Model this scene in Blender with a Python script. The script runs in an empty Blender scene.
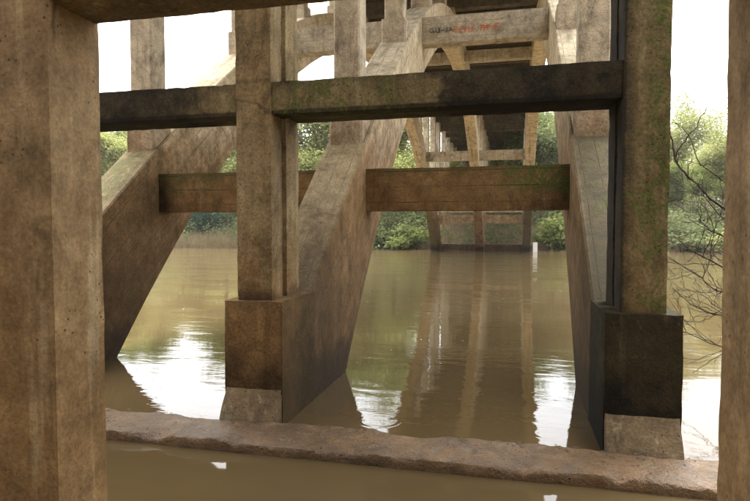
import bpy, bmesh, math, random
import numpy as np
from mathutils import Vector, noise, Matrix
random.seed(7)
R = math.radians
S = bpy.context.scene
COL = S.collection

# ------------------------------------------------------------------ camera
cam = bpy.data.cameras.new('camera'); cam.sensor_width = 36.0; cam.lens = 575 / 750 * 36
cam.clip_start = 0.05; cam.clip_end = 3000
camo = bpy.data.objects.new('camera', cam); COL.objects.link(camo)
camo.location = (0, 0, 1.61); camo.rotation_euler = (R(90 - 2.4), 0, R(13.4))
S.camera = camo
# ------------------------------------------------------------------ sky, sun, exposure (bright overcast)
SUN_EL, SUN_AZ = R(70), R(-12)          # azimuth clockwise from +Y: veiled sun high ahead
w = bpy.data.worlds.new('World'); S.world = w; w.use_nodes = True
nt = w.node_tree; nt.nodes.clear()
sky = nt.nodes.new('ShaderNodeTexSky'); sky.sky_type = 'NISHITA'; sky.sun_disc = False
sky.sun_elevation = SUN_EL; sky.sun_rotation = SUN_AZ; sky.air_density = 1.0; sky.dust_density = 6.0; sky.ozone_density = 1.0
hsv = nt.nodes.new('ShaderNodeHueSaturation'); hsv.inputs['Saturation'].default_value = 0.12
bg = nt.nodes.new('ShaderNodeBackground'); bg.inputs[1].default_value = 0.15
out = nt.nodes.new('ShaderNodeOutputWorld')
nt.links.new(sky.outputs[0], hsv.inputs['Color']); nt.links.new(hsv.outputs[0], bg.inputs[0]); nt.links.new(bg.outputs[0], out.inputs[0])
sl = bpy.data.lights.new('sun', 'SUN'); sl.energy = 0.5; sl.angle = R(40); sl.color = (1.0, 0.95, 0.87)
so = bpy.data.objects.new('sun', sl); COL.objects.link(so)
d = Vector((math.sin(SUN_AZ) * math.cos(SUN_EL), math.cos(SUN_AZ) * math.cos(SUN_EL), math.sin(SUN_EL)))
so.rotation_euler = d.to_track_quat('Z', 'Y').to_euler(); so.location = (20, -10, 30)
S.view_settings.view_transform = 'Standard'; S.view_settings.look = 'None'; S.view_settings.gamma = 1
S.view_settings.use_curve_mapping = False
S.view_settings.exposure = 2.8
S.cycles.max_bounces = 8; S.cycles.diffuse_bounces = 3; S.cycles.transparent_max_bounces = 8

# ------------------------------------------------------------------ node helpers
class N:
    def __init__(s, name):
        s.m = bpy.data.materials.new(name); s.m.use_nodes = True
        s.t = s.m.node_tree; s.t.nodes.clear()
        s.out = s.t.nodes.new('ShaderNodeOutputMaterial')
    def n(s, typ, **kw):
        x = s.t.nodes.new(typ)
        for k, v in kw.items(): setattr(x, k, v)
        return x
    def put(s, sock, v):
        if hasattr(v, 'is_linked') or isinstance(v, bpy.types.NodeSocket): s.t.links.new(v, sock)
        elif isinstance(v, (tuple, list)) and len(v) == 3 and sock.type == 'RGBA': sock.default_value = (*v, 1)
        else: sock.default_value = v
    def math(s, op, a, b=0.0, c=None, clamp=False):
        x = s.n('ShaderNodeMath', operation=op, use_clamp=clamp); s.put(x.inputs[0], a); s.put(x.inputs[1], b)
        if c is not None: s.put(x.inputs[2], c)
        return x.outputs[0]
    def mapr(s, v, a, b, lo=0.0, hi=1.0, smooth=True):
        x = s.n('ShaderNodeMapRange', interpolation_type='SMOOTHSTEP' if smooth else 'LINEAR'); x.clamp = True
        s.put(x.inputs[0], v)
        if a > b: a, b, lo, hi = b, a, hi, lo
        for i, q in zip((1, 2, 3, 4), (a, b, lo, hi)): x.inputs[i].default_value = q
        return x.outputs[0]
    def noise(s, vec, scale, detail=5, rough=0.6, dist=0.0):
        x = s.n('ShaderNodeTexNoise'); s.put(x.inputs['Vector'], vec)
        x.inputs['Scale'].default_value = scale; x.inputs['Detail'].default_value = detail
        x.inputs['Roughness'].default_value = rough; x.inputs['Distortion'].default_value = dist
        return x.outputs[0]
    def scl(s, vec, sc, loc=(0, 0, 0)):
        x = s.n('ShaderNodeMapping'); s.put(x.inputs[0], vec); x.inputs['Scale'].default_value = sc; x.inputs['Location'].default_value = loc
        return x.outputs[0]
    def mix(s, f, a, b, mode='MIX'):
        x = s.n('ShaderNodeMix', data_type='RGBA', blend_type=mode); s.put(x.inputs[0], f); s.put(x.inputs[6], a); s.put(x.inputs[7], b)
        return x.outputs[2]
    def bump(s, h, strength, dist, prev=None):
        x = s.n('ShaderNodeBump'); x.inputs['Strength'].default_value = strength; x.inputs['Distance'].default_value = dist
        s.put(x.inputs['Height'], h)
        if prev is not None: s.put(x.inputs['Normal'], prev)
        return x.outputs[0]

def concrete(name, c1, c2, silt=None, zlo=0, zhi=1, stains_tones=(), moss=(), streak=0.5, boards=0.0, rough=0.85, uv=False, wetz=None,
             bumps=1.0, pale=(0.55, 0.48, 0.38), pale_amt=0.35, seed=0.0, lichen=None, grime=0.5, spec=0.12, warm=(1.04, 1.04, 0.86), cracks=False, grain=0.35):
    """weathered cast concrete; silt = brown flood staining below zhi; stains/moss = lists of [(axis, a, b), ...] soft ranges"""
    k = N(name)
    P0 = k.n('ShaderNodeNewGeometry').outputs['Position']
    P = k.scl(P0, (1, 1, 1), (seed, seed * 1.7, seed * 0.6))
    sx = k.n('ShaderNodeSeparateXYZ'); k.put(sx.inputs[0], P0)
    ax = {'x': sx.outputs[0], 'y': sx.outputs[1], 'z': sx.outputs[2]}
    if uv:
        U = k.n('ShaderNodeTexCoord').outputs['UV']
        su = k.n('ShaderNodeSeparateXYZ'); k.put(su.inputs[0], U)
        stv = k.scl(U, (0.35, 6, 1))
        across = su.outputs[1]
    else:
        stv = k.scl(P, (7, 7, 0.45)); across = ax['z']
    big = k.noise(P, 0.9, 4, 0.65, 0.4)
    med = k.noise(P, 5.0, 6, 0.72)
    fine = k.noise(P, 55, 3, 0.75)
    st = k.noise(stv, 1.0, 3, 0.6, 0.3)
    edge = k.math('SUBTRACT', k.noise(P, 3.2, 5, 0.7), 0.5)
    mossn = k.noise(k.scl(P, (1, 1, 0.7), (4, 2, 9)), 8.0, 7, 0.75, 0.8) if moss else None
    nz = k.n('ShaderNodeSeparateXYZ'); k.put(nz.inputs[0], k.n('ShaderNodeNewGeometry').outputs['Normal'])
    col = k.mix(k.mapr(big, 0.35, 0.65), c1, c2)
    if silt is not None:
        zz = k.math('ADD', ax['z'], k.math('MULTIPLY', k.math('SUBTRACT', med, 0.5), 1.4))
        zz = k.math('ADD', zz, k.math('MULTIPLY', k.math('SUBTRACT', st, 0.5), 1.5))
        col = k.mix(k.mapr(zz, zhi, zlo), col, silt)
    # vertical run marks: darker and paler
    col = k.mix(k.math('MULTIPLY', k.mapr(st, 0.52, 0.75), streak), col, (0.05, 0.035, 0.022))
    col = k.mix(k.math('MULTIPLY', k.mapr(k.noise(k.scl(stv, (1, 1, 1), (3.1, 7.7, 1.3)), 1.3, 3, 0.65), 0.55, 0.72), pale_amt), col, pale)
    if lichen is not None:
        col = k.mix(k.math('MULTIPLY', k.math('MULTIPLY', k.mapr(nz.outputs[2], 0.25, 0.55), k.mapr(med, 0.2, 0.6, 0.55, 0.95)), k.mapr(ax['z'], 4.6, 3.2)), col, lichen)
    # mould and grime in ragged patches
    gr = k.noise(k.scl(P, (1, 1, 0.55), (9, 4, 2)), 2.6, 6, 0.78, 0.8)
    col = k.mix(k.math('MULTIPLY', k.mapr(gr, 0.48, 0.68), grime), col, (0.035, 0.026, 0.016))
    col = k.mix(k.math('MULTIPLY', k.mapr(gr, 0.42, 0.28), grime * 0.45), col, pale)
    # mottling and grain
    g = k.mapr(med, 0.25, 0.75, 0.5, 1.5, False)
    gg = k.n('ShaderNodeCombineXYZ'); [k.put(gg.inputs[i], g) for i in range(3)]
    col = k.mix(1.0, col, gg.outputs[0], 'MULTIPLY')
    g2 = k.mapr(fine, 0.3, 0.7, 1 - grain, 1 + grain, False)
    gg2 = k.n('ShaderNodeCombineXYZ'); [k.put(gg2.inputs[i], g2) for i in range(3)]
    col = k.mix(1.0, col, gg2.outputs[0], 'MULTIPLY')
    col = k.mix(1.0, col, warm, 'MULTIPLY')
    # air holes
    vor = k.n('ShaderNodeTexVoronoi'); k.put(vor.inputs['Vector'], P); vor.inputs['Scale'].default_value = 26
    pit = k.math('MULTIPLY', k.mapr(vor.outputs['Distance'], 0.20, 0.10), k.mapr(k.noise(P, 3.1, 3), 0.5, 0.6))
    col = k.mix(k.math('MULTIPLY', pit, 0.75), col, (0.02, 0.015, 0.01))
    if cracks:
        vc = k.n('ShaderNodeTexVoronoi', feature='DISTANCE_TO_EDGE'); vc.inputs['Scale'].default_value = 0.9
        pw = k.n('ShaderNodeMix', data_type='VECTOR'); pw.inputs[0].default_value = 0.16; k.put(pw.inputs[4], k.scl(P, (1, 1, 0.6)))
        nc = k.n('ShaderNodeTexNoise'); nc.inputs['Scale'].default_value = 4.0; nc.inputs['Detail'].default_value = 3; k.put(nc.inputs['Vector'], P); k.put(pw.inputs[5], nc.outputs['Color'])
        k.put(vc.inputs['Vector'], pw.outputs[1])
        crk = k.math('MULTIPLY', k.mapr(vc.outputs['Distance'], 0.010, 0.003), k.mapr(big, 0.5, 0.62))
        col = k.mix(k.math('MULTIPLY', crk, 0.55), col, (0.03, 0.022, 0.014))
    h = k.math('ADD', k.math('MULTIPLY', med, 0.8), k.math('MULTIPLY', fine, 0.35))
    h = k.math('SUBTRACT', h, k.math('MULTIPLY', pit, 0.6))
    if boards:
        fr = k.math('FRACT', k.math('DIVIDE', k.math('ADD', across, k.math('MULTIPLY', k.math('SUBTRACT', big, 0.5), 0.03)), boards))
        ln = k.math('MULTIPLY', k.mapr(k.math('ABSOLUTE', k.math('SUBTRACT', fr, 0.5)), 0.455, 0.495), k.mapr(med, 0.42, 0.6))
        col = k.mix(k.math('MULTIPLY', ln, 0.55), col, (0.035, 0.025, 0.016))
        h = k.math('SUBTRACT', h, k.math('MULTIPLY', ln, 0.5))
    rr = rough
    def mask(ranges, amp):
        f = None
        for (a, lo, hi) in ranges:
            c = k.math('ADD', ax[a], k.math('MULTIPLY', edge, amp))
            q = k.mapr(c, lo, hi)
            f = q if f is None else k.math('MULTIPLY', f, q)
        return f
    for (ranges, colr, amt, *amp) in stains_tones:
        f = k.math('MULTIPLY', mask(ranges, amp[0] if amp else 0.9), amt)
        f = k.math('MULTIPLY', f, k.mapr(k.math('ADD', med, k.math('MULTIPLY', k.math('SUBTRACT', fine, 0.5), 0.5)), 0.3, 0.62, 1.0, 0.82))
        col = k.mix(f, col, colr)
    for (ranges, thr, amt) in moss:
        mm = mossn
        f = k.math('MULTIPLY', k.math('MULTIPLY', k.mapr(mm, thr - 0.03, thr + 0.04), k.mapr(fine, 0.3, 0.6, 0.5, 1.0)), mask(ranges, 0.35))
        f = k.math('MULTIPLY', f, amt)
        mc = k.mix(k.mapr(fine, 0.35, 0.65), (0.035, 0.052, 0.012), (0.105, 0.138, 0.032))
        col = k.mix(f, col, mc)
    if wetz is not None:
        wf = k.mapr(k.math('ADD', ax['z'], k.math('MULTIPLY', k.math('SUBTRACT', med, 0.5), 0.2)), wetz, wetz - 0.3)
        col = k.mix(k.math('MULTIPLY', wf, 0.72), col, (0.022, 0.015, 0.009))
        rr = k.math('SUBTRACT', rough, k.math('MULTIPLY', wf, 0.2))
    b = k.n('ShaderNodeBsdfPrincipled'); k.put(b.inputs['Base Color'], col); k.put(b.inputs['Roughness'], rr)
    b.inputs['Specular IOR Level'].default_value = spec
    nb = k.bump(h, 0.8 * bumps, 0.02); k.put(b.inputs['Normal'], nb)
    k.t.links.new(b.outputs[0], k.out.inputs[0])
    return k.m

SILT = (0.21, 0.125, 0.063)
BLACK = (0.013, 0.0125, 0.011)
M = {}
M['front'] = concrete('concrete_front', (0.265, 0.19, 0.125), (0.22, 0.152, 0.097), (0.195, 0.12, 0.064), 0.6, 2.2, streak=0.3, pale=(0.42, 0.35, 0.25), pale_amt=0.4, bumps=0.6, grime=0.3, cracks=True, grain=0.25)
M['front_beam'] = concrete('concrete_front_beam', (0.20, 0.145, 0.088), (0.165, 0.12, 0.072), streak=0.3, boards=0.17)
M['pier'] = concrete('concrete_pier', (0.27, 0.207, 0.135), (0.21, 0.15, 0.092), SILT, 0.4, 2.0, stains_tones=[([('z', 2.745, 2.765), ('z', 2.80, 2.775)], (0.04, 0.03, 0.02), 0.4, 0.02), ([('z', 1.12, 1.0)], (0.05, 0.033, 0.02), 0.8, 0.25)], moss=[([('z', 2.45, 2.65), ('z', 3.05, 2.8), ('y', 4.5, 4.56)], 0.5, 0.7)], streak=0.5, pale=(0.36, 0.295, 0.21), cracks=True)
M['pier_green'] = concrete('concrete_pier_green', (0.185, 0.145, 0.09), (0.145, 0.112, 0.068), (0.15, 0.098, 0.054), 0.4, 2.0,
                           stains_tones=[([('x', 0.768, 0.748)], (0.028, 0.028, 0.026), 0.92, 0.035), ([('x', 0.86, 0.76)], (0.02, 0.017, 0.012), 0.6, 0.25)],
                           moss=[([('x', 0.84, 0.98)], 0.49, 0.85), ([('x', 0.76, 0.86)], 0.575, 0.75)], streak=0.6, pale_amt=0.12)
M['beam'] = concrete('concrete_beam', (0.21, 0.168, 0.105), (0.155, 0.12, 0.072),
                     stains_tones=[([('x', -0.62, -0.42)], BLACK, 0.96), ([('x', -2.35, -2.75)], BLACK, 0.9), ([('z', 2.545, 2.525)], BLACK, 0.9, 0.02), ([('z', 2.66, 2.8)], (0.02, 0.018, 0.014), 0.55, 0.3)],  # BLACK also covers the beam's underside and lowest edge
                     moss=[([('x', -2.2, -1.8), ('x', -0.6, -1.0)], 0.53, 0.75)], streak=0.3, pale_amt=0.15)
M['pedestal'] = concrete('concrete_pedestal', (0.215, 0.135, 0.07), (0.16, 0.098, 0.052), stains_tones=[([('z', 0.85, 0.22)], (0.018, 0.012, 0.007), 0.85, 0.7), ([('x', -1.80, -1.778)], (0.065, 0.045, 0.02), 0.6, 0.03), ([('y', 4.4, 4.9), ('x', -2.0, -1.8)], (0.02, 0.016, 0.01), 0.5, 0.9)], streak=0.45, pale=(0.26, 0.2, 0.14), pale_amt=0.25)
M['pedestal_dark'] = concrete('concrete_pedestal_dark', (0.034, 0.027, 0.017), (0.026, 0.02, 0.013), stains_tones=[([('z', 0.55, 0.32)], (0.008, 0.007, 0.006), 0.9), ([('x', 0.66, 0.62)], BLACK, 0.6, 0.05)],
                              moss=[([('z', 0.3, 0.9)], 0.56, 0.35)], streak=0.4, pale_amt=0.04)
M['footing'] = concrete('concrete_footing', (0.165, 0.118, 0.078), (0.135, 0.094, 0.06), streak=0.3, rough=0.5, stains_tones=[([('z', 0.12, 0.02)], (0.03, 0.02, 0.013), 0.7, 0.1)])
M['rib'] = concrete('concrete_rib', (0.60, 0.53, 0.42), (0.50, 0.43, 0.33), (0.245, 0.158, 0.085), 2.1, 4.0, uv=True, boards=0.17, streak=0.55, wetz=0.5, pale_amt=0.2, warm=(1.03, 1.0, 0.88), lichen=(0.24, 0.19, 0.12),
                    stains_tones=[([('x', -4.2, -4.6), ('z', 3.6, 0.6)], (0.06, 0.037, 0.019), 0.55), ([('z', 1.7, 0.2)], (0.05, 0.03, 0.016), 0.6), ([('y', 6.3, 5.2), ('z', 2.2, 1.3)], (0.055, 0.038, 0.019), 0.7, 0.7), ([('x', 0.60, 0.70), ('z', 4.2, 3.0)], (0.065, 0.058, 0.038), 0.88, 0.1)],  # first range turns the left rib darker brown towards its foot
                    moss=[([('x', -4.68, -4.85), ('z', 3.2, 2.4)], 0.46, 0.6), ([('x', 0.6, 0.8), ('z', 1.5, 1.8), ('z', 2.9, 2.5)], 0.55, 0.6)])
M['strut_low'] = concrete('concrete_strut_low', (0.225, 0.135, 0.066), (0.17, 0.10, 0.05), streak=0.3, boards=0.19, pale_amt=0.1,
                          stains_tones=[([('x', -4.45, -4.68)], (0.02, 0.015, 0.01), 0.88, 0.3), ([('z', 2.2, 2.34)], (0.055, 0.05, 0.02), 0.6, 0.2), ([('x', 0.5, 0.64)], (0.02, 0.016, 0.01), 0.7, 0.2)],
                          moss=[([('x', -0.35, 0.3), ('z', 1.94, 2.1)], 0.46, 0.95), ([('z', 2.18, 2.32)], 0.52, 0.5), ([('x', -3.6, -4.1), ('z', 1.94, 2.1)], 0.52, 0.6)])
M['strut_high'] = concrete('concrete_strut_high', (0.56, 0.50, 0.41), (0.48, 0.42, 0.33), boards=0.14, streak=0.45, warm=(1, 1, 0.95))
M['column'] = concrete('concrete_column', (0.52, 0.45, 0.345), (0.43, 0.36, 0.27), (0.28, 0.20, 0.125), 2.3, 3.8, streak=0.45, warm=(1, 1, 0.95))
M['deck'] = concrete('concrete_deck', (0.085, 0.07, 0.05), (0.06, 0.048, 0.034), streak=0.2, pale_amt=0.1)
M['deckbeam'] = concrete('concrete_deck_beam', (0.15, 0.13, 0.098), (0.11, 0.093, 0.068), streak=0.4, pale_amt=0.15, warm=(1, 1, 0.95))
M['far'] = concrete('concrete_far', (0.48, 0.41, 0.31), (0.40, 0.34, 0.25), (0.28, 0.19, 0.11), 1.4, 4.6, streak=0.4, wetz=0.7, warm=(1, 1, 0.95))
M['sill'] = concrete('concrete_sill', (0.185, 0.108, 0.056), (0.12, 0.07, 0.037), streak=0.1, rough=0.3, spec=0.45, grime=0.6, bumps=2.5, pale=(0.17, 0.145, 0.12), pale_amt=0.5,
                     stains_tones=[([('z', 0.03, -0.02)], (0.04, 0.024, 0.015), 0.7, 0.1)])

def plain(name, col, rough=0.8):
    k = N(name); b = k.n('ShaderNodeBsdfPrincipled')
    P = k.n('ShaderNodeNewGeometry').outputs['Position']
    c = k.mix(k.mapr(k.noise(P, 30, 4), 0.35, 0.7), col, tuple(q * 0.6 for q in col))
    k.put(b.inputs['Base Color'], c); b.inputs['Roughness'].default_value = rough
    k.t.links.new(b.outputs[0], k.out.inputs[0]); return k.m
def faded(name, col):
    k = N(name); b = k.n('ShaderNodeBsdfPrincipled'); b.inputs['Roughness'].default_value = 0.9
    P = k.n('ShaderNodeNewGeometry').outputs['Position']
    k.put(b.inputs['Base Color'], k.mix(k.mapr(k.noise(P, 22, 4, .7), 0.56, 0.78), col, (0.42, 0.36, 0.28)))
    k.t.links.new(b.outputs[0], k.out.inputs[0]); return k.m
M['paint_black'] = faded('graffiti_black', (0.06, 0.055, 0.05))
M['paint_orange'] = faded('graffiti_orange', (0.66, 0.15, 0.045))
M['gauge'] = plain('gauge_white', (0.8, 0.8, 0.76))
M['bark'] = plain('bark', (0.14, 0.105, 0.075), 0.9)
M['twig'] = plain('twig_bark', (0.06, 0.04, 0.028), 0.9)

def leafmat(name, ca, cb, trans=0.45):
    k = N(name)
    P = k.n('ShaderNodeNewGeometry').outputs['Position']
    oi = k.n('ShaderNodeObjectInfo').outputs['Random']
    f = k.math('ADD', k.mapr(k.noise(P, 0.7, 3), 0.3, 0.7, 0, 0.55), k.mapr(k.noise(P, 5, 3), 0.3, 0.7, 0, 0.45))
    c = k.mix(f, ca, cb)
    d1 = k.n('ShaderNodeBsdfDiffuse'); k.put(d1.inputs[0], c)
    d2 = k.n('ShaderNodeBsdfTranslucent'); k.put(d2.inputs[0], c)
    mx = k.n('ShaderNodeMixShader'); mx.inputs[0].default_value = trans
    k.t.links.new(d1.outputs[0], mx.inputs[1]); k.t.links.new(d2.outputs[0], mx.inputs[2]); k.t.links.new(mx.outputs[0], k.out.inputs[0])
    return k.m
M['leaf_yellow'] = leafmat('leaf_yellow_green', (0.34, 0.35, 0.13), (0.22, 0.25, 0.08))
M['leaf_green'] = leafmat('leaf_green', (0.22, 0.25, 0.08), (0.13, 0.165, 0.05))
M['leaf_pale'] = leafmat('leaf_pale', (0.34, 0.35, 0.145), (0.23, 0.25, 0.095))
M['leaf_dark'] = leafmat('leaf_dark', (0.035, 0.065, 0.04), (0.02, 0.04, 0.025))
M['leaf_scrub'] = leafmat('leaf_scrub', (0.20, 0.23, 0.10), (0.11, 0.13, 0.055))
M['reed'] = leafmat('dry_reed', (0.36, 0.28, 0.17), (0.20, 0.17, 0.085), 0.2)

# ------------------------------------------------------------------ object helpers
def link(name, me, mat, parent=None, loc=(0, 0, 0)):
    o = bpy.data.objects.new(name, me); COL.objects.link(o)
    if mat is not None and not me.materials: me.materials.append(mat)
    if parent is not None: o.parent = parent
    o.location = loc
    return o
def tag(o, label=None, cat=None, group=None, kind=None):
    if label: o['label'] = label
    if cat: o['category'] = cat
    if group: o['group'] = group
    if kind: o['kind'] = kind
    return o
def empty(name, loc, label, cat, group=None):
    o = bpy.data.objects.new(name, None); COL.objects.link(o); o.location = loc; o.empty_display_size = 0.3
    return tag(o, label, cat, group)
def off(o): return Vector(o.location) if o is not None else Vector()

def boxmesh(name, x0, x1, y0, y1, z0, z1, step=0.12, rough=0.0025, chip=0.008, warp=None, seed=0.0, maxn=48):
    """box with a welded surface grid, uneven faces and worn arrises"""
    dims = (x1 - x0, y1 - y0, z1 - z0); lo = (x0, y0, z0)
    n = [max(1, min(maxn, int(round(q / step)))) for q in dims]
    idx = {}; V = []; Fc = []
    def vid(i, j, k):
        key = (i, j, k)
        if key not in idx:
            ijk = (i, j, k)
            p = Vector([lo[a] + dims[a] * ijk[a] / n[a] for a in range(3)])
            ext = [(-1 if ijk[a] == 0 else 1 if ijk[a] == n[a] else 0) for a in range(3)]
            q = p * 3.1 + Vector((seed, seed * 2.3, seed * 0.7))
            if sum(1 for e in ext if e) >= 2:
                c = chip * (0.45 + max(0.0, noise.noise(q * 2.2) * 0.7) + max(0, noise.noise(q * 7.0)) * 1.2)
                p -= Vector([e * c for e in ext])
            p += noise.noise_vector(q) * rough + noise.noise_vector(q * 4) * rough * 0.5
            if warp: p = warp(p)
            idx[key] = len(V); V.append(p)
        return idx[key]
    for a in range(3):
        b, c = (a + 1) % 3, (a + 2) % 3
        for side in (0, n[a]):
            for i in range(n[b]):
                for j in range(n[c]):
                    q = []
                    for (di, dj) in ((0, 0), (1, 0), (1, 1), (0, 1)):
                        t = [0, 0, 0]; t[a] = side; t[b] = i + di; t[c] = j + dj; q.append(vid(*t))
                    Fc.append(q if side else q[::-1])
    me = bpy.data.meshes.new(name); me.from_pydata(V, [], Fc)
    me.polygons.foreach_set('use_smooth', [True] * len(me.polygons)); me.set_sharp_from_angle(angle=R(38)); me.update()
    return me
def block(name, b, mat, parent=None, **kw):
    o0 = off(parent)
    if parent is not None and parent.parent is not None: o0 = o0 + off(parent.parent)
    x0, x1, y0, y1, z0, z1 = b
    # verts relative to the block's own base point
    c = Vector(((x0 + x1) / 2, (y0 + y1) / 2, z0))
    me = boxmesh(name, x0 - c.x, x1 - c.x, y0 - c.y, y1 - c.y, 0, z1 - z0, seed=(c.x * 1.3 + c.y * 0.7 + z0), **kw)
    return link(name, me, mat, parent, c - o0)
def tubes(name, chains, mat, sides=6):
    V = []; Fc = []
    for ch in chains:
        base = len(V)
        for i, (p, r) in enumerate(ch):
            a = ch[min(i + 1, len(ch) - 1)][0] - ch[max(i - 1, 0)][0]
            if a.length < 1e-6: a = Vector((0, 0, 1))
            a.normalize(); u = a.orthogonal().normalized(); v = a.cross(u)
            for s in range(sides):
                t = 2 * math.pi * s / sides; V.append(p + (u * math.cos(t) + v * math.sin(t)) * r)
        for i in range(len(ch) - 1):
            for s in range(sides):
                s2 = (s + 1) % sides
                Fc.append((base + i * sides + s, base + i * sides + s2, base + (i + 1) * sides + s2, base + (i + 1) * sides + s))
    me = bpy.data.meshes.new(name); me.from_pydata(V, [], Fc); me.materials.append(mat)
    me.polygons.foreach_set('use_smooth', [True] * len(me.polygons)); me.update()
    return me

def leaf_mesh(name, V, F, mat):
    me = bpy.data.meshes.new(name); me.vertices.add(len(V)); me.vertices.foreach_set('co', V.astype(np.float32).ravel())
    me.loops.add(F.size); me.loops.foreach_set('vertex_index', F.astype(np.int32).ravel())
    me.polygons.add(len(F)); me.polygons.foreach_set('loop_start', np.arange(0, F.size, F.shape[1], dtype=np.int32)); me.polygons.foreach_set('loop_total', np.full(len(F), F.shape[1], dtype=np.int32))
    me.update(calc_edges=True); me.materials.append(mat); return me

# ------------------------------------------------------------------ terrain and river
XR = [-5.0 + 2.92 * 0 + 0.05, -2.03, 0.89]       # rib axes
XR[0] = -2.03 - 2.92
CY = 21.9                                        # crown of the arch
def sm(a, b, x):
    t = max(0.0, min(1.0, (x - a) / (b - a))); return t * t * (3 - 2 * t)
def ground_z(x, y):
    n1 = noise.noise(Vector((x * 0.13, y * 0.13, 0.3))); n2 = noise.noise(Vector((x * 0.7, y * 0.7, 1.3)))
    eN = 2.55 + 2.6 * sm(2.2, 4.5, x) + 2.2 * sm(-7, -12, x)
    eF = 39.7 + n1 * 0.9 - 1.2 * sm(8, 20, x) - 1.0 * sm(-14, -24, x)
    under = sm(9, 5, abs(x + 2.0))
    near = -1.6 + 1.58 * sm(eN + 1.2, eN - 0.4, y) + 8.6 * sm(-1.2, -11, y) + sm(eN + 1.0, eN - 3.0, y) * (6.0 * sm(3.3, 7.5, x) + 5.0 * sm(-8, -13, x))  # unseen banks raised beside and behind the camera to shade the front frame
    far = -1.6 + 1.6 * sm(eF - 1.0, eF + 0.2, y) + (1.9 + 0.5 * n1) * sm(eF, eF + 5, y) + 2.0 * sm(44, 58, y) + under * 4.9 * sm(54, 61.5, y)
    z = near if y < 15 else far
    amp = 0.05 if abs(y) < 4 else 0.22
    return z + n2 * amp * (1 if z > -0.3 else 0.3)
gx = [-900, -500, -250, -140, -90, -65] + [q * 1.0 for q in range(-52, 33)] + [45, 65, 90, 140, 250, 500, 900]
gy = [-900, -400, -150, -70, -40] + [-28 + i * 1.0 for i in range(26)] + [-2 + 0.4 * i for i in range(25)] + [10, 16, 24, 32] + [36 + 0.45 * i for i in range(66)] + [68, 74, 85, 110, 160, 300, 600, 1200]
V = [(x, y, ground_z(x, y)) for y in gy for x in gx]; nx = len(gx)
Fc = [(j * nx + i, j * nx + i + 1, (j + 1) * nx + i + 1, (j + 1) * nx + i) for j in range(len(gy) - 1) for i in range(nx - 1)]
me = bpy.data.meshes.new('ground'); me.from_pydata(V, [], Fc); me.polygons.foreach_set('use_smooth', [True] * len(me.polygons))
k = N('bank_soil'); P = k.n('ShaderNodeNewGeometry').outputs['Position']
c = k.mix(k.mapr(k.noise(P, 0.8, 7, 0.7), 0.35, 0.65), (0.10, 0.058, 0.028), (0.15, 0.09, 0.044))
c = k.mix(k.math('MULTIPLY', k.mapr(k.noise(P, 2.2, 8, 0.75), 0.5, 0.6), 0.8), c, (0.085, 0.095, 0.03))
c = k.mix(k.math('MULTIPLY', k.mapr(k.noise(P, 9, 6, 0.75), 0.45, 0.7), 0.5), c, (0.05, 0.035, 0.022))
b = k.n('ShaderNodeBsdfPrincipled'); k.put(b.inputs['Base Color'], c); b.inputs['Roughness'].default_value = 0.95
k.put(b.inputs['Normal'], k.bump(k.noise(P, 6, 8, 0.75), 0.8, 0.08)); k.t.links.new(b.outputs[0], k.out.inputs[0])
tag(link('ground', me, k.m), kind='structure')

# river: muddy water, a body colour under a reflecting surface
k = N('river_water'); P = k.n('ShaderNodeNewGeometry').outputs['Position']
b = k.n('ShaderNodeBsdfPrincipled')
mud = k.mix(k.mapr(k.noise(k.scl(P, (0.25, 0.6, 1)), 1.0, 4), 0.35, 0.65), (0.088, 0.060, 0.026), (0.104, 0.073, 0.034))
k.put(b.inputs['Base Color'], mud)
b.inputs['Roughness'].default_value = 0.03; b.inputs['IOR'].default_value = 1.333; b.inputs['Specular IOR Level'].default_value = 0.5
sx = k.n('ShaderNodeSeparateXYZ'); k.put(sx.inputs[0], P)
calm = k.math('ADD', k.mapr(sx.outputs[1], 3.6, 4.6, 0.06, 1.0), k.mapr(sx.outputs[1], 7.0, 26.0, 0.0, 3.5))
rip = k.noise(k.scl(P, (1.1, 2.4, 1)), 2.0, 3, 0.55, 0.4)
rip2 = k.noise(k.scl(P, (0.7, 1.6, 1), (5, 3, 0)), 7.0, 3, 0.6, 0.3)
patch = k.mapr(k.noise(k.scl(P, (0.35, 0.9, 1), (1.5, 8, 0)), 0.8, 3), 0.42, 0.62, 0.25, 1.0)
hh = k.math('ADD', rip, k.math('MULTIPLY', rip2, 0.32))
hh = k.math('MULTIPLY', k.math('MULTIPLY', hh, calm), patch)
for (cx, cy, r0, amp) in ((-1.06, 4.60, 0.17, 0.22), (0.27, 4.60, 0.11, 0.08)):
    dx = k.math('SUBTRACT', sx.outputs[0], cx); dy = k.math('SUBTRACT', sx.outputs[1], cy)
    r = k.math('SQRT', k.math('ADD', k.math('MULTIPLY', dx, dx), k.math('MULTIPLY', dy, dy)))
    wv = k.math('SINE', k.math('MULTIPLY', r, 95.0))
    en = k.mapr(k.math('ABSOLUTE', k.math('SUBTRACT', r, r0)), 0.055, 0.0)
    hh = k.math('ADD', hh, k.math('MULTIPLY', k.math('MULTIPLY', wv, en), amp * 0.3))
k.put(b.inputs['Normal'], k.bump(hh, 0.14, 0.03)); k.t.links.new(b.outputs[0], k.out.inputs[0])
wx = [-900, -200, -60, -20, 0, 20, 60, 200, 900]; wy = [-3, 3, 6, 12, 20, 30, 44]
V = [(x, y, 0) for y in wy for x in wx]; nx = len(wx)
Fc = [(j * nx + i, j * nx + i + 1, (j + 1) * nx + i + 1, (j + 1) * nx + i) for j in range(len(wy) - 1) for i in range(nx - 1)]
me = bpy.data.meshes.new('river'); me.from_pydata(V, [], Fc)
tag(link('river', me, k.m), kind='structure')

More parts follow.
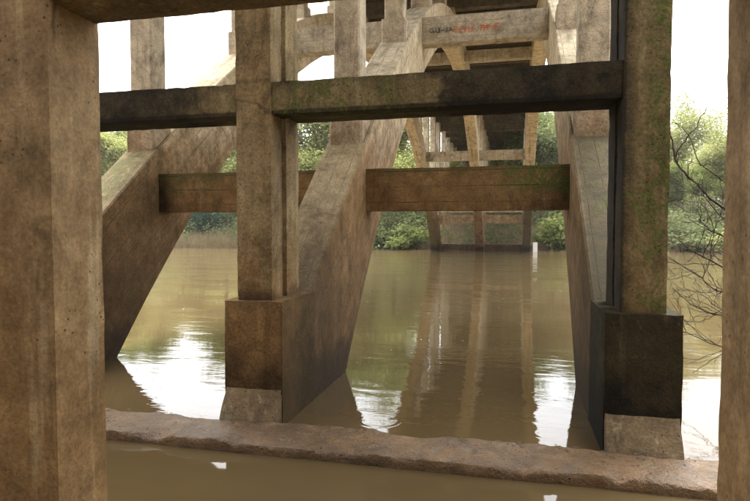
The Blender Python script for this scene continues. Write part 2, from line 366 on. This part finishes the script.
# ------------------------------------------------------------------ the arch bridge
HW = 0.25
ext_pts = [(4.6, .72), (4.83, .95), (5.54, 1.42), (6.26, 2.04), (7.05, 2.72), (8.6, 3.95), (9.5, 4.57), (11.4, 5.72), (14.5, 7.1), (18, 8.1), (21.9, 8.5)]
int_pts = [(5.3, -.9), (6.07, 0), (6.95, .85), (7.75, 1.66), (8.5, 2.42), (9.5, 3.2), (11, 4.25), (13, 5.4), (15.5, 6.45), (18.5, 7.3), (21.9, 7.65)]
def fit(pts):
    u = np.array([(CY - p[0]) ** 2 for p in pts]); z = np.array([p[1] for p in pts])
    return np.polyfit(u, z, 3)
PE, PI_ = fit(ext_pts), fit(int_pts)
def ze(y): return float(np.polyval(PE, (CY - y) ** 2))
def zi(y): return float(np.polyval(PI_, (CY - y) ** 2))
def delta(y): t = (CY - y) / (CY - 4.5); return 1.15 * t ** 1.7
def rib_mesh():
    half = [4.5 + (CY - 4.5) * (i / 60) for i in range(61)]
    secs = []
    for y in half: secs.append(((y, ze(y)), (y + delta(y), zi(y + delta(y)))))
    secs.insert(0, ((4.42, 0.58), (4.5, -1.0)))
    secs = secs + [((2 * CY - e[0], e[1]), (2 * CY - i_[0], i_[1])) for (e, i_) in secs[-2::-1]]
    bm = bmesh.new(); uvl = bm.loops.layers.uv.new('UVMap')
    NT = 8; rings = []; info = {}
    s = 0; prev = None
    for si, (e, i_) in enumerate(secs):
        mid = Vector(((e[0] + i_[0]) / 2, (e[1] + i_[1]) / 2))
        if prev is not None: s += (mid - prev).length
        prev = mid
        th = math.hypot(e[0] - i_[0], e[1] - i_[1])
        ring = []
        ch = 0.018
        # right side top->bottom, bottom right->left, left bottom->top, top left->right
        prof = []
        for q in range(NT + 1): prof.append((HW, ch / th + (1 - 2 * ch / th) * q / NT))
        for q in range(4): prof.append((HW - ch - (2 * HW - 2 * ch) * q / 3, 1.0))
        for q in range(NT + 1): prof.append((-HW, 1 - ch / th - (1 - 2 * ch / th) * q / NT))
        for q in range(4): prof.append((-HW + ch + (2 * HW - 2 * ch) * q / 3, 0.0))
        for pi, (x, t) in enumerate(prof):
            p = Vector((x, e[0] + (i_[0] - e[0]) * t, e[1] + (i_[1] - e[1]) * t))
            p += noise.noise_vector(p * 2.7) * 0.006
            v = bm.verts.new(p); ring.append(v)
            per = t * th if abs(x) > HW - 0.001 else (5 + x if t > .5 else 8 + x)
            info[v] = (s, per + (20 if x < -HW + .001 else 0))
        rings.append(ring)
    m = len(rings[0])
    for a, b2 in zip(rings, rings[1:]):
        for q in range(m):
            q2 = (q + 1) % m
            f = bm.faces.new((a[q], a[q2], b2[q2], b2[q])); f.smooth = True
            for lp in f.loops: lp[uvl].uv = info[lp.vert]
    bm.faces.new(rings[0][::-1]); bm.faces.new(rings[-1])
    bmesh.ops.recalc_face_normals(bm, faces=bm.faces)
    me = bpy.data.meshes.new('arch_rib'); bm.to_mesh(me); bm.free(); me.set_sharp_from_angle(angle=R(30)); return me

DZ0, DZ1 = 9.02, 9.32           # deck slab
bridge = empty('arch_bridge', (XR[1], CY, 0), 'open concrete arch bridge with three ribs crossing the muddy river', 'bridge')
rm = rib_mesh(); rm.transform(Matrix.Translation((0, -CY, 0)))
rows = [CY + 2.95 * i for i in range(-5, 6)]
colmesh = {}
def column_mesh(y):
    """spandrel column standing on the sloping back of the rib, with a thicker foot"""
    key = round(abs(y - CY), 2)
    wq = 0.17
    zb = ze(y); sl = (ze(y + 0.2) - ze(y - 0.2)) / 0.4
    bm = bmesh.new()
    def ring(hw, z, follow):
        r = []
        for (sx_, sy_) in ((-1, -1), (1, -1), (1, 1), (-1, 1)):
            zz = zb + sl * sy_ * hw - 0.03 if follow else z
            for c_ in ((1, .88), (.88, 1)) if sx_ * sy_ > 0 else ((.88, 1), (1, .88)):
                r.append(bm.verts.new((sx_ * hw * c_[0], sy_ * hw * c_[1], zz)))
        return r
    top = 8.62
    ft = zb + abs(sl) * .21 + 0.14
    rg = [ring(0.215, 0, True)]
    if ft < top - 0.15: rg += [ring(0.215, ft, False), ring(wq, ft + 0.02, False)]
    nn = max(1, int((top - ft) / 0.6))
    for i in range(1, nn + 1): rg.append(ring(wq, ft + 0.02 + (top - ft - 0.02) * i / nn, False) if ft < top - .15 else ring(0.215, top, False))
    for a, b2 in zip(rg, rg[1:]):
        for q in range(8): bm.faces.new((a[q], a[(q + 1) % 8], b2[(q + 1) % 8], b2[q]))
    bm.faces.new(rg[-1]); bm.faces.new(rg[0][::-1])
    bmesh.ops.recalc_face_normals(bm, faces=bm.faces)
    me = bpy.data.meshes.new('spandrel_column'); bm.to_mesh(me); bm.free(); return me
cms = [(y, column_mesh(y)) for y in rows if ze(y) < 8.4]
for x in XR:
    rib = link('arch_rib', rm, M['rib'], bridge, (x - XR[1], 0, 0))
    for (y, cm) in cms: link('spandrel_column', cm, M['column'], rib, (0, y - CY, 0))
    for side in (0, 1):
        my = (lambda a, b_: (a, b_)) if side == 0 else (lambda a, b_: (2 * CY - b_, 2 * CY - a))
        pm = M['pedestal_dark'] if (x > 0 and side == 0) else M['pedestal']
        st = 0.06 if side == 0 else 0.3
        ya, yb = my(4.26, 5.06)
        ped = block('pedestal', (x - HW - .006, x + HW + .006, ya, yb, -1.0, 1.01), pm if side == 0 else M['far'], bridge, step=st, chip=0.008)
        ya, yb = my(4.02, 4.6)
        sgn = 1 if side == 0 else -1
        ylen = yb - ya
        def batter(p, sgn=sgn, ylen=ylen):
            # front face leans back towards the pedestal
            u = 1 - (p.y * sgn + ylen / 2) / ylen
            p.y += sgn * u * 0.245 * max(0.0, min(1.0, (p.z - 0.9) / 0.405))
            return p
        block('footing', (x - HW + .006, x + HW - .006, ya, yb, -1.0, 0.305), M['footing'] if side == 0 else M['far'], ped, step=st, chip=0.008, warp=batter)
        ya, yb = my(4.62, 4.92)
        block('pier_column', (x - .155, x + .155, ya, yb, 1.0, 8.62), M['pier_green'] if (x > 0 and side == 0) else (M['pier'] if side == 0 else M['far']), bridge, step=0.1 if side == 0 else 0.4, chip=0.01, maxn=80)
# cross beams of the pier wall on both banks
for side in (0, 1):
    ya, yb = (4.64, 4.90) if side == 0 else (2 * CY - 4.90, 2 * CY - 4.64)
    for (a, b_) in ((XR[0] + .15, XR[1] - .15), (XR[1] + .15, XR[2] - .15)):
        block('pier_cross_beam', (a, b_, ya, yb, 2.53, 2.78), M['beam'] if side == 0 else M['far'], bridge, step=0.09 if side == 0 else .4, chip=0.006)
# struts between the ribs
levels = [(6.98, 7.28, 1.80, 2.33, 'strut_low'), (11.48, 11.80, 5.22, 5.75, 'strut_high'), (21.74, 22.06, 7.7, 8.1, 'strut_high')]
graf_parent = None
for li, (ya, yb, za, zb, mt) in enumerate(levels):
    for side in ((0, 1) if li < 2 else (0,)):
        a, b_ = (ya, yb) if side == 0 else (2 * CY - yb, 2 * CY - ya)
        for bi in (0, 1):
            s_ = block('strut', (XR[bi] + HW - .02, XR[bi + 1] - HW + .02, a, b_, za, zb), M[mt] if not (side and li == 0) else M['far'], bridge, step=0.1 if side == 0 else 0.4, chip=0.007)
            if li == 1 and side == 0 and bi == 1: graf_parent = s_
def text_part(txt, size, x, z, mat, parent, y, rot=0.0, shear=0.0):
    cu = bpy.data.curves.new('graffiti', 'FONT'); cu.body = txt; cu.size = size; cu.extrude = 0.0015; cu.offset = 0.0; cu.shear = shear; cu.space_character = 1.05
    ob = bpy.data.objects.new('tmp', cu); COL.objects.link(ob)
    dg = bpy.context.evaluated_depsgraph_get(); m_ = bpy.data.meshes.new_from_object(ob.evaluated_get(dg))
    bpy.data.objects.remove(ob)
    m_.name = 'graffiti'; m_.materials.clear()
    m_.transform(Matrix.Rotation(rot, 4, 'Y') @ Matrix.Rotation(R(90), 4, 'X'))
    base = off(parent) + off(parent.parent)
    o = link('graffiti', m_, mat, parent, Vector((x, y, z)) - base)
    return o
rg_ = random.Random(4)
def scrawl(txt, size, x, z, adv, mat, label):
    for ch_ in txt:
        if ch_ != ' ':
            o = text_part(ch_, size * rg_.uniform(.85, 1.12), x + rg_.uniform(-.012, .012), z + rg_.uniform(-.012, .012), mat, graf_parent, 11.470, R(rg_.uniform(-9, 9)), rg_.uniform(-.25, .3))
            o['label'] = label
        x += adv * (0.55 if ch_ in 'I-' else 1.0)
scrawl('GUI-SA', 0.15, -1.61, 5.42, 0.088, M['paint_black'], 'black hand-painted letter on the pale strut')
scrawl('ELVIS-TYPE', 0.175, -1.16, 5.40, 0.092, M['paint_orange'], 'orange hand-painted letter on the pale strut')
# deck
DX0, DX1 = -5.30, 1.24; DY0, DY1 = -16.0, 63.0
deck = block('deck', (DX0, DX1, DY0, DY1, DZ0, DZ1), M['deck'], bridge, step=1.2, chip=0.0, rough=0.0, maxn=60)
allrows = [CY + 2.95 * i for i in range(-12, 14)]
fb = boxmesh('floor_beam', -(DX1 - DX0) / 2 + .25, (DX1 - DX0) / 2 - .25, -.15, .15, 0, DZ0 - 8.58, step=0.5, rough=0.003, chip=0.006); fb.materials.append(M['deckbeam'])
jb = boxmesh('joist', -(DX1 - DX0) / 2 + .35, (DX1 - DX0) / 2 - .35, -.09, .09, 0, DZ0 - 8.80, step=0.5, rough=0.003, chip=0.006); jb.materials.append(M['deckbeam'])
dbase = off(deck) + off(bridge)
for y in allrows:
    link('floor_beam', fb, None, deck, Vector(((DX0 + DX1) / 2, y, 8.58)) - dbase)
    link('joist', jb, None, deck, Vector(((DX0 + DX1) / 2, y + 1.475, 8.80)) - dbase)
for x in (DX0 + .12, DX1 - .12):
    block('edge_beam', (x - .12, x + .12, DY0 + .01, DY1 - .01, 8.7, DZ0 - .002), M['deckbeam'], deck, step=2, chip=0.004, maxn=40)
    block('parapet', (x - .10, x + .10, DY0 + .01, DY1 - .01, DZ1 + .002, DZ1 + .9), M['deckbeam'], deck, step=2, chip=0.004, maxn=40)

# ------------------------------------------------------------------ frames next to the arch
def frame(y0, y1, zb, label, mats, mbeam, beam_z, top=8.58, hw=0.155, step=0.07, xs=XR, dx=None, chip=0.007, beam_in=0.012):
    root = empty('portal_frame', (XR[1], (y0 + y1) / 2, zb), label, 'frame')
    for i, x in enumerate(xs):
        h_ = hw if dx is None else dx[i]
        block('column', (x - h_[0], x + h_[1], y0, y1, zb, top) if isinstance(h_, tuple) else (x - h_, x + h_, y0, y1, zb, top), mats[i], root, step=step, chip=chip, maxn=110)
    for i in range(len(xs) - 1):
        a = xs[i] + (hw if dx is None else dx[i][1]) - .02; b_ = xs[i + 1] - (hw if dx is None else dx[i + 1][0]) + .02
        block('cross_beam', (a, b_, y0 + beam_in, y1 - beam_in, *beam_z), mbeam, root, step=step, chip=chip)
    return root
frame(4.30, 4.53, 1.0, 'mossy pier frame on the pedestals, its cross beam blackened at both ends', [M['pier'], M['pier'], M['pier_green']], M['beam'], (2.50, 2.765), step=0.05)
frame(2.05, 2.36, -0.6, 'large brown concrete frame nearest the viewer, framing the whole river view', [M['front']] * 3, M['front_beam'], (2.55, 3.0), dx=[(.19, .19), (.19, .14), (.135, .19)], step=0.05, chip=0.005)
frame(2 * CY - 4.53, 2 * CY - 4.30, 1.0, 'far pier frame standing behind the arch feet on the opposite bank', [M['far']] * 3, M['far'], (2.5, 2.76), step=0.4)
for i, y in enumerate((42.6, 45.55, 48.5, 51.45, 54.4, 57.3)):
    zb = min(ground_z(x, y) for x in XR) - 0.3
    frame(y - .14, y + .14, zb, ['first', 'second', 'third', 'fourth', 'fifth', 'last'][i] + ' pale column frame behind the far pier, under the bridge deck on the opposite bank', [M['far']] * 3, M['deckbeam'], (8.40, 8.56), step=0.5)

# low sill at the water's edge, worn and wet
def sillwarp(sgn):
    def f(p):
        q = Vector((p.x, p.y, p.z))
        p.z += 0.010 * noise.noise(q * 2.1) + 0.010 * noise.noise(q * 6.3) + 0.008 * noise.noise(q * 17)
        if p.z > 0.8:
            e = max(0, min(1, (-p.y * sgn - 0.06) / 0.13)) ** 2
            p.z -= e * (0.014 + 0.10 * max(0, -0.12 + noise.noise(Vector((q.x * 3.3, 1.7, 3))) + 0.5 * noise.noise(Vector((q.x * 9, 1.7, 3)))))
            eb = max(0, min(1, (p.y * sgn - 0.12) / 0.07)) ** 2
            p.z -= eb * 0.06 * max(0, noise.noise(Vector((q.x * 2.3, 8.7, 3))))
        p.y += 0.008 * noise.noise(Vector((q.x * 1.9, q.y, 4))) + 0.008 * noise.noise(Vector((q.x * 9, q.y * 4, 2)))
        return p
    return f
cs = block('concrete_sill', (-6.2, 2.3, 3.69, 4.12, -0.9, 0.092), M['sill'], None, step=0.022, rough=0.004, chip=0.012, warp=sillwarp(1), maxn=330)
tag(cs, 'worn wet concrete sill lying at water level in front of the pedestals', 'sill')
cs = block('concrete_sill', (-6.2, 2.3, 2 * CY - 4.15, 2 * CY - 3.7, -0.9, 0.42), M['far'], None, step=0.2, rough=0.01, chip=0.03)
tag(cs, 'grey concrete sill at the foot of the far pier', 'sill')
# leaf litter and twigs caught on the sill, flecks drifting on the river
rl = np.random.default_rng(31); LV = []; LF = []
def fleck(x, y, z, s_, a, el, tilt):
    c_, n_ = math.cos(a), math.sin(a); b0 = len(LV)
    for (u, v) in ((-1, 0), (0, .5 * el), (1, 0), (0, -.5 * el)):
        LV.append((x + (u * c_ - v * n_) * s_, y + (u * n_ + v * c_) * s_, z + tilt * u * s_))
    LF.append((b0, b0 + 1, b0 + 2, b0 + 3))
for _ in range(170):
    x = rl.uniform(-3.6, 1.6); y = rl.choice([rl.uniform(3.82, 4.08), rl.uniform(4.0, 4.09)])
    fleck(x, y, 0.104 + rl.uniform(0, .008), rl.uniform(.008, .022), rl.uniform(0, 6.28), rl.choice([.12, .8, 1.0]), rl.uniform(-.2, .2))
tag(link('sill_litter', leaf_mesh('sill_litter', np.array(LV), np.array(LF), plain('litter', (0.12, 0.07, 0.035))), None), 'bits of dead leaf and twig lying along the wet concrete sill', 'litter', kind='stuff')
LV = []; LF = []
for _ in range(150):
    y = rl.uniform(5.5, 37); x = rl.uniform(-.7, .3) * y
    fleck(x, y, 0.005, rl.uniform(.012, .03) * (1 + y / 22), rl.uniform(0, 6.28), rl.uniform(.5, 1.1), 0)
tag(link('drifting_flecks', leaf_mesh('drifting_flecks', np.array(LV), np.array(LF), plain('fleck', (0.5, 0.44, 0.3))), None), 'pale leaf flecks drifting on the muddy river', 'debris', kind='stuff')
# white gauge board at the far pier
gz = empty('gauge_board', (1.42, 37.4, -0.8), 'small white gauge board in the water at the right foot of the far pier', 'gauge board')
block('board', (1.28, 1.56, 37.36, 37.39, -0.1, 0.62), M['gauge'], gz, step=0.2, chip=0.004)
block('post', (1.38, 1.46, 37.39, 37.47, -0.8, 0.6), M['gauge'], gz, step=0.2, chip=0.004)

# ------------------------------------------------------------------ vegetation
def leaf_cloud(centres, per, size, spread, rng, flat=0.6):
    """numpy quads scattered round clump centres"""
    C = np.repeat(np.array(centres), per, axis=0); n = len(C)
    p = C + rng.normal(0, 1, (n, 3)) * np.array([spread, spread, spread * 0.75])
    a = rng.normal(0, 1, (n, 3)); a[:, 2] *= flat; a /= np.linalg.norm(a, axis=1)[:, None]
    t = rng.normal(0, 1, (n, 3)); b = np.cross(a, t); b /= np.linalg.norm(b, axis=1)[:, None]
    s = size * rng.uniform(0.55, 1.35, (n, 1))
    V = np.stack([p - a * s, p + b * s * 0.45, p + a * s, p - b * s * 0.45], 1).reshape(-1, 3)
    F = np.arange(4 * n).reshape(-1, 4)
    return V, F
def grow(h, rng, spread=0.42, levels=4, trunk=0.18, first=0.25):
    chains = []; tips = []
    def br(p, d, L, r, lv):
        ch = [(p.copy(), r)]; n = 5; q = p.copy(); dd = d.copy()
        for i in range(n):
            dd = (dd + Vector(rng.normal(0, .13, 3)) + Vector((0, 0, 0.05))).normalized()
            q = q + dd * (L / n); rr = r * (1 - 0.55 * (i + 1) / n); ch.append((q.copy(), rr))
            if lv < levels and i >= (1 if lv else 1):
                for _ in range(2 if lv else 2):
                    a = Vector(rng.normal(0, 1, 3)); nd = (dd * 0.55 + a.normalized() * (0.75 + spread)).normalized()
                    if nd.z < -0.15: nd.z *= -0.3
                    if rng.random() < (0.95 if lv < 2 else 0.55): br(q.copy(), nd, L * rng.uniform(.45, .68), rr * 0.6, lv + 1)
            if lv >= 2: tips.append(q.copy())
        tips.append(q.copy())
        chains.append(ch)
    br(Vector((0, 0, 0)), Vector((0, 0, 1)), h * 0.62, trunk, 0)
    return chains, tips
def tree_variant(seed, h, mat, spread=.45, per=14, leaf=.13, clump=.42, levels=3):
    rng = np.random.default_rng(seed)
    ch, tips = grow(h, rng, spread, levels, 0.022 * h)
    tr = tubes('trunk', [[(p, max(r, .012)) for p, r in c_] for c_ in ch if c_[0][1] > 0.012], M['bark'], 5)
    V_, F_ = leaf_cloud([tuple(t) for t in tips], per, leaf, clump, rng)
    return tr, leaf_mesh('crown', V_, F_, mat), len(F_)
TV = {}
TV['yellow'] = tree_variant(3, 10, M['leaf_yellow'], per=30, clump=.5)
TV['green'] = tree_variant(5, 10, M['leaf_green'], per=26, clump=.5)
TV['pale'] = tree_variant(11, 10, M['leaf_pale'], .5, per=12, clump=.6)
TV['pale2'] = tree_variant(12, 10, M['leaf_pale'], .35, per=26, clump=.5)
TV['green2'] = tree_variant(21, 10, M['leaf_scrub'], .55, per=26, clump=.5)
print('leaves', {a: b_[2] for a, b_ in TV.items()})
def at(px, py, Y):
    """ground position on the far bank in the direction of a landmark"""
    return px * Y
def tree(kind, x, y, sc, rz, label, name='tree', group=None, sz=None):
    t = empty(name, (x, y, ground_z(x, y) - 0.15), label, 'tree', group)
    t.rotation_euler = (0, 0, rz); t.scale = (sc, sc, sz or sc)
    link('trunk', TV[kind][0], None, t); link('crown', TV[kind][1], None, t)
G = 'trees on the far bank'
tree('yellow', -37.5, 47, .95, .4, 'yellow-green tree at far left, behind the foot of the left arch rib', group=G)
tree('pale2', -32, 52, .85, 2.0, 'pale tree just right of the far-left yellow-green tree', group=G)
tree('green', -25.5, 48, 1.0, 1.1, 'green tree seen under the left arch rib, beside the middle pier column', group=G)
tree('yellow', -21.0, 46, .95, 4.0, 'yellow-green tree largely hidden behind the middle pier column', group=G)
tree('yellow', -16.2, 45, 1.1, 2.6, 'tall yellow-green tree between the middle pier column and the middle rib', group=G)
tree('pale', -12.5, 51, 1.1, 5.0, 'pale tree hidden mostly by the middle arch rib', group=G)
tree('yellow', -9.0, 46, 1.0, 3.3, 'yellow-green tree just right of the middle rib, left of the far arch', group=G)
tree('pale2', 3.6, 50, 1.0, .9, 'pale hazy tree close to the right of the far arch', group=G)
tree('green2', 5.5, 46, .85, 2.2, 'olive tree behind the right arch rib', group=G)
tree('pale', 9.5, 52, .8, 1.2, 'thin pale tree hidden mostly by the mossy right pier column', group=G)
tree('pale', 13.2, 54, .78, 4.4, 'tall thin pale tree at far right behind the bare branches', group=G)
tree('pale2', 15.6, 47, .58, 3.0, 'bushy pale tree at far right near the edge of the front frame', group=G)
tree('green', 12.0, 45, .45, 5.2, 'low green tree at far right beside the mossy right pier column', group=G)
def shrub(seed, x, y, sc, mat, label, per=26, leaf=.085):
    rng = np.random.default_rng(seed)
    chains = []; tips = []
    for i in range(16):
        a = rng.uniform(0, 2 * math.pi); el = rng.uniform(.25, 1.3)
        dvec = Vector((math.cos(a) * math.cos(el), math.sin(a) * math.cos(el), math.sin(el)))
        q = Vector((rng.normal(0, .1), rng.normal(0, .1), 0)); ch = [(q.copy(), .022)]
        L = rng.uniform(.7, 1.25)
        for j in range(5):
            dvec = (dvec + Vector(rng.normal(0, .2, 3))).normalized(); q = q + dvec * L / 5
            if q.z < .02: q.z = .02
            ch.append((q.copy(), .02 * (1 - j / 6)))
            if j > 0: tips.append(tuple(q)); tips.append(tuple(q + Vector(rng.normal(0, .16, 3))))
        chains.append(ch)
    root = empty('shrub', (x, y, max(-.05, ground_z(x, y) - 0.05)), label, 'shrub', 'shrubs on the far bank')
    root.scale = (sc * 1.15, sc, sc); root.rotation_euler = (0, 0, seed)
    me_ = tubes('stems', chains, M['bark'], 4); link('stems', me_, None, root)
    V_, F_ = leaf_cloud(tips, per, leaf, .15, rng); link('crown', leaf_mesh('crown', V_, F_, mat), None, root)
shrub(1, -23.2, 41.6, 1.7, M['leaf_dark'], 'dark evergreen shrub under the lower strut left of the middle pier column', 40)
shrub(2, -9.3, 40.6, 1.7, M['leaf_scrub'], 'leafy scrub bush at the waterline left of the far pier')
shrub(3, -7.0, 40.2, 1.5, M['leaf_green'], 'green bush against the left foot of the far pier')
shrub(4, 3.4, 40.4, 1.8, M['leaf_green'], 'rounded green bush right of the far pier')
shrub(5, 4.3, 39.5, 1.2, M['leaf_pale'], 'light green bush at the waterline beside the right arch rib')
shrub(6, 11.4, 39.8, 1.5, M['leaf_scrub'], 'olive bush on the far right bank beside the mossy column')
shrub(7, 13.2, 39.4, 1.6, M['leaf_pale'], 'pale bush on the far right bank behind the bare branches', 18)
shrub(8, -13.5, 41.0, 1.8, M['leaf_green'], 'green bush on the far bank behind the middle arch rib')
# undergrowth and dry reeds: masses nobody could count
rng = np.random.default_rng(77)
cs_ = []
for _ in range(4200):
    x = rng.uniform(-46, 24); y = 39.6 + abs(rng.normal(0, 1)) * 4.5
    if abs(x + 2.0) < 4.2 and rng.random() < .62: continue
    g = ground_z(x, y)
    if g < -0.1: continue
    for _k in range(2): cs_.append((x + rng.normal(0, .25), y + rng.normal(0, .25), g + rng.uniform(0.05, 1.7) * (0.5 + 1.0 * max(0, noise.noise(Vector((x * .35, y * .35, 0))) + .45))))
V_, F_ = leaf_cloud(cs_, 14, .10, .26, rng)
tag(link('bank_undergrowth', leaf_mesh('bank_undergrowth', V_, F_, M['leaf_scrub']), None), 'tangled green undergrowth covering the far river bank', 'undergrowth', kind='stuff')
cs_ = []
for _ in range(9000):
    x = rng.uniform(-75, 45); y = rng.uniform(54, 74)
    if abs(x + 2.0) < 6.5: continue
    top = 5.6 + 2.6 * noise.noise(Vector((x * .16, y * .16, 7))) + 1.6 * noise.noise(Vector((x * .5, y * .5, 3))) - 1.5 * sm(-24, -32, x)
    z = rng.uniform(0.0, 1.0) ** .8 * top
    cs_.append((x, y, ground_z(x, y) + z))
V_, F_ = leaf_cloud(cs_, 26, .17, .55, rng)
tag(link('distant_wood', leaf_mesh('distant_wood', V_, F_, M['leaf_pale']), None), 'pale mass of distant trees filling the background behind the bank trees', 'wood', kind='stuff')
bl = []
for _ in range(15000):
    u = rng.random()
    if u < .62: x = rng.uniform(-33, -17); y = 38.4 + abs(rng.normal(0, 1.4))
    elif u < .8: x = rng.uniform(7, 18); y = 38.0 + abs(rng.normal(0, 1.2))
    else: x = rng.uniform(-13, 6); y = 39.6 + abs(rng.normal(0, 1.2))
    g = ground_z(x, y)
    if g < -0.35: continue
    if abs(x + 2) < 4.0 and rng.random() < .4: continue
    hgt = rng.uniform(.35, 1.25) * (1.0 if u < .8 else .6); a = rng.uniform(0, 6.28); lx, ly = rng.normal(0, .28, 2) * hgt; ww = .016
    bl.append([(x - ww * math.cos(a), y - ww * math.sin(a), g - .05), (x + ww * math.cos(a), y + ww * math.sin(a), g - .05), (x + lx, y + ly, g + hgt)])
bl = np.array(bl)
tag(link('dry_reeds', leaf_mesh('dry_reeds', bl.reshape(-1, 3), np.arange(len(bl) * 3).reshape(-1, 3), M['reed']), None), 'dry tan reeds and grass along the far water edge', 'reeds', kind='stuff')

# bare branches reaching over the water on the right
rng = np.random.default_rng(5)
chains = []
def twig(pts, r0, r1, sub=0, L=.45):
    pts = [Vector(p) for p in pts]; fine = []
    n = len(pts)
    for i in range(n - 1):
        a, b_ = pts[i], pts[i + 1]; pa = pts[max(i - 1, 0)]; pb = pts[min(i + 2, n - 1)]
        for s_ in range(4):
            t = s_ / 4
            q = 0.5 * ((2 * a) + (b_ - pa) * t + (2 * pa - 5 * a + 4 * b_ - pb) * t * t + (3 * a - pa - 3 * b_ + pb) * t ** 3)
            fine.append(q + Vector(rng.normal(0, .006, 3)))
    fine.append(pts[-1]); m = len(fine)
    ch = [(q, r0 + (r1 - r0) * i / (m - 1)) for i, q in enumerate(fine)]; chains.append(ch)
    for _ in range(sub):
        i = rng.integers(m // 4, m - 1); q, r = ch[i]; dd = (fine[min(i + 1, m - 1)] - fine[i - 1]).normalized()
        s1 = rng.normal(0, 1, 3); dn = (dd * .8 + Vector(s1).normalized() * .85).normalized(); l = L * rng.uniform(.5, 1.2)
        p2 = q + dn * l * .5 + Vector(rng.normal(0, .03, 3)); p3 = p2 + (dn + Vector((0, 0, rng.uniform(-.2, .3)))).normalized() * l * .5
        twig([q, p2, p3], r * .6, .0022, 2 if L > .3 else 0, L * .55)
B0 = (3.3, 4.6, .25)
twig([B0, (2.8, 5.4, 1.25), (2.25, 5.9, 1.62), (1.98, 6.0, 1.74), (1.68, 6, 2.02), (1.52, 6, 2.2), (1.47, 6, 2.42), (1.42, 6, 2.66)], .020, .005, 2, .2)
twig([(1.50, 6, 2.28), (1.58, 6, 2.42), (1.68, 6.02, 2.55), (1.745, 6.02, 2.72), (1.755, 6.0, 2.88)], .007, .0025)
twig([B0, (2.7, 5.5, .95), (2.2, 5.9, 1.12), (1.95, 6, 1.22), (1.7, 6, 1.36), (1.5, 6, 1.52)], .016, .004, 15, .5)
twig([B0, (2.8, 5.6, .8), (2.1, 6.0, .98), (1.9, 6.05, 1.0), (1.7, 6, 1.16), (1.48, 6, 1.30)], .014, .003, 15, .5)
twig([B0, (2.7, 5.6, .6), (2.15, 5.9, .72), (1.9, 5.9, .78), (1.68, 5.95, .86), (1.5, 6, 1.02)], .012, .003, 15, .5)
twig([B0, (2.7, 5.4, .5), (2.1, 5.8, .55), (1.9, 5.8, .5), (1.7, 5.85, .58), (1.52, 5.9, .62)], .010, .003, 12, .45)
twig([(2.8, 5.4, 1.25), (2.3, 6.0, 1.5), (2.0, 6.1, 1.5), (1.8, 6.1, 1.62), (1.72, 6.1, 1.78)], .011, .003, 12, .45)
twig([(3.4, 4.5, -.3), (3.35, 4.55, 0), B0], .032, .02)
twig([(2.25, 5.9, 1.62), (1.95, 6.0, 2.0), (1.72, 6.0, 2.2), (1.62, 6.0, 2.45), (1.5, 6.02, 2.6)], .008, .002, 5, .3)
twig([(2.4, 5.8, 1.4), (2.0, 6.05, 1.62), (1.75, 6.05, 1.9), (1.55, 6.05, 1.95)], .008, .002, 8, .35)
root = empty('bare_shrub', (3.4, 4.5, -.1), 'leafless branches reaching over the water at right beside the front frame', 'shrub')
me = tubes('branches', chains, M['twig'], 5); me.transform(Matrix.Translation((-3.4, -4.5, .1))); link('branches', me, None, root)
# thin haze volume that pales the far bank
me = boxmesh('haze', -160, 160, -60, 130, -3.2, 24, step=1000, rough=0, chip=0)
k = N('haze_air'); v = k.n('ShaderNodeVolumePrincipled'); v.inputs['Color'].default_value = (0.97, 0.96, 0.92, 1); v.inputs['Density'].default_value = 0.0005
k.t.links.new(v.outputs[0], k.out.inputs[1])
tag(link('haze', me, k.m), kind='stuff')
print('tris', sum(len(o.data.polygons) * 2 for o in bpy.data.objects if o.type == 'MESH'))
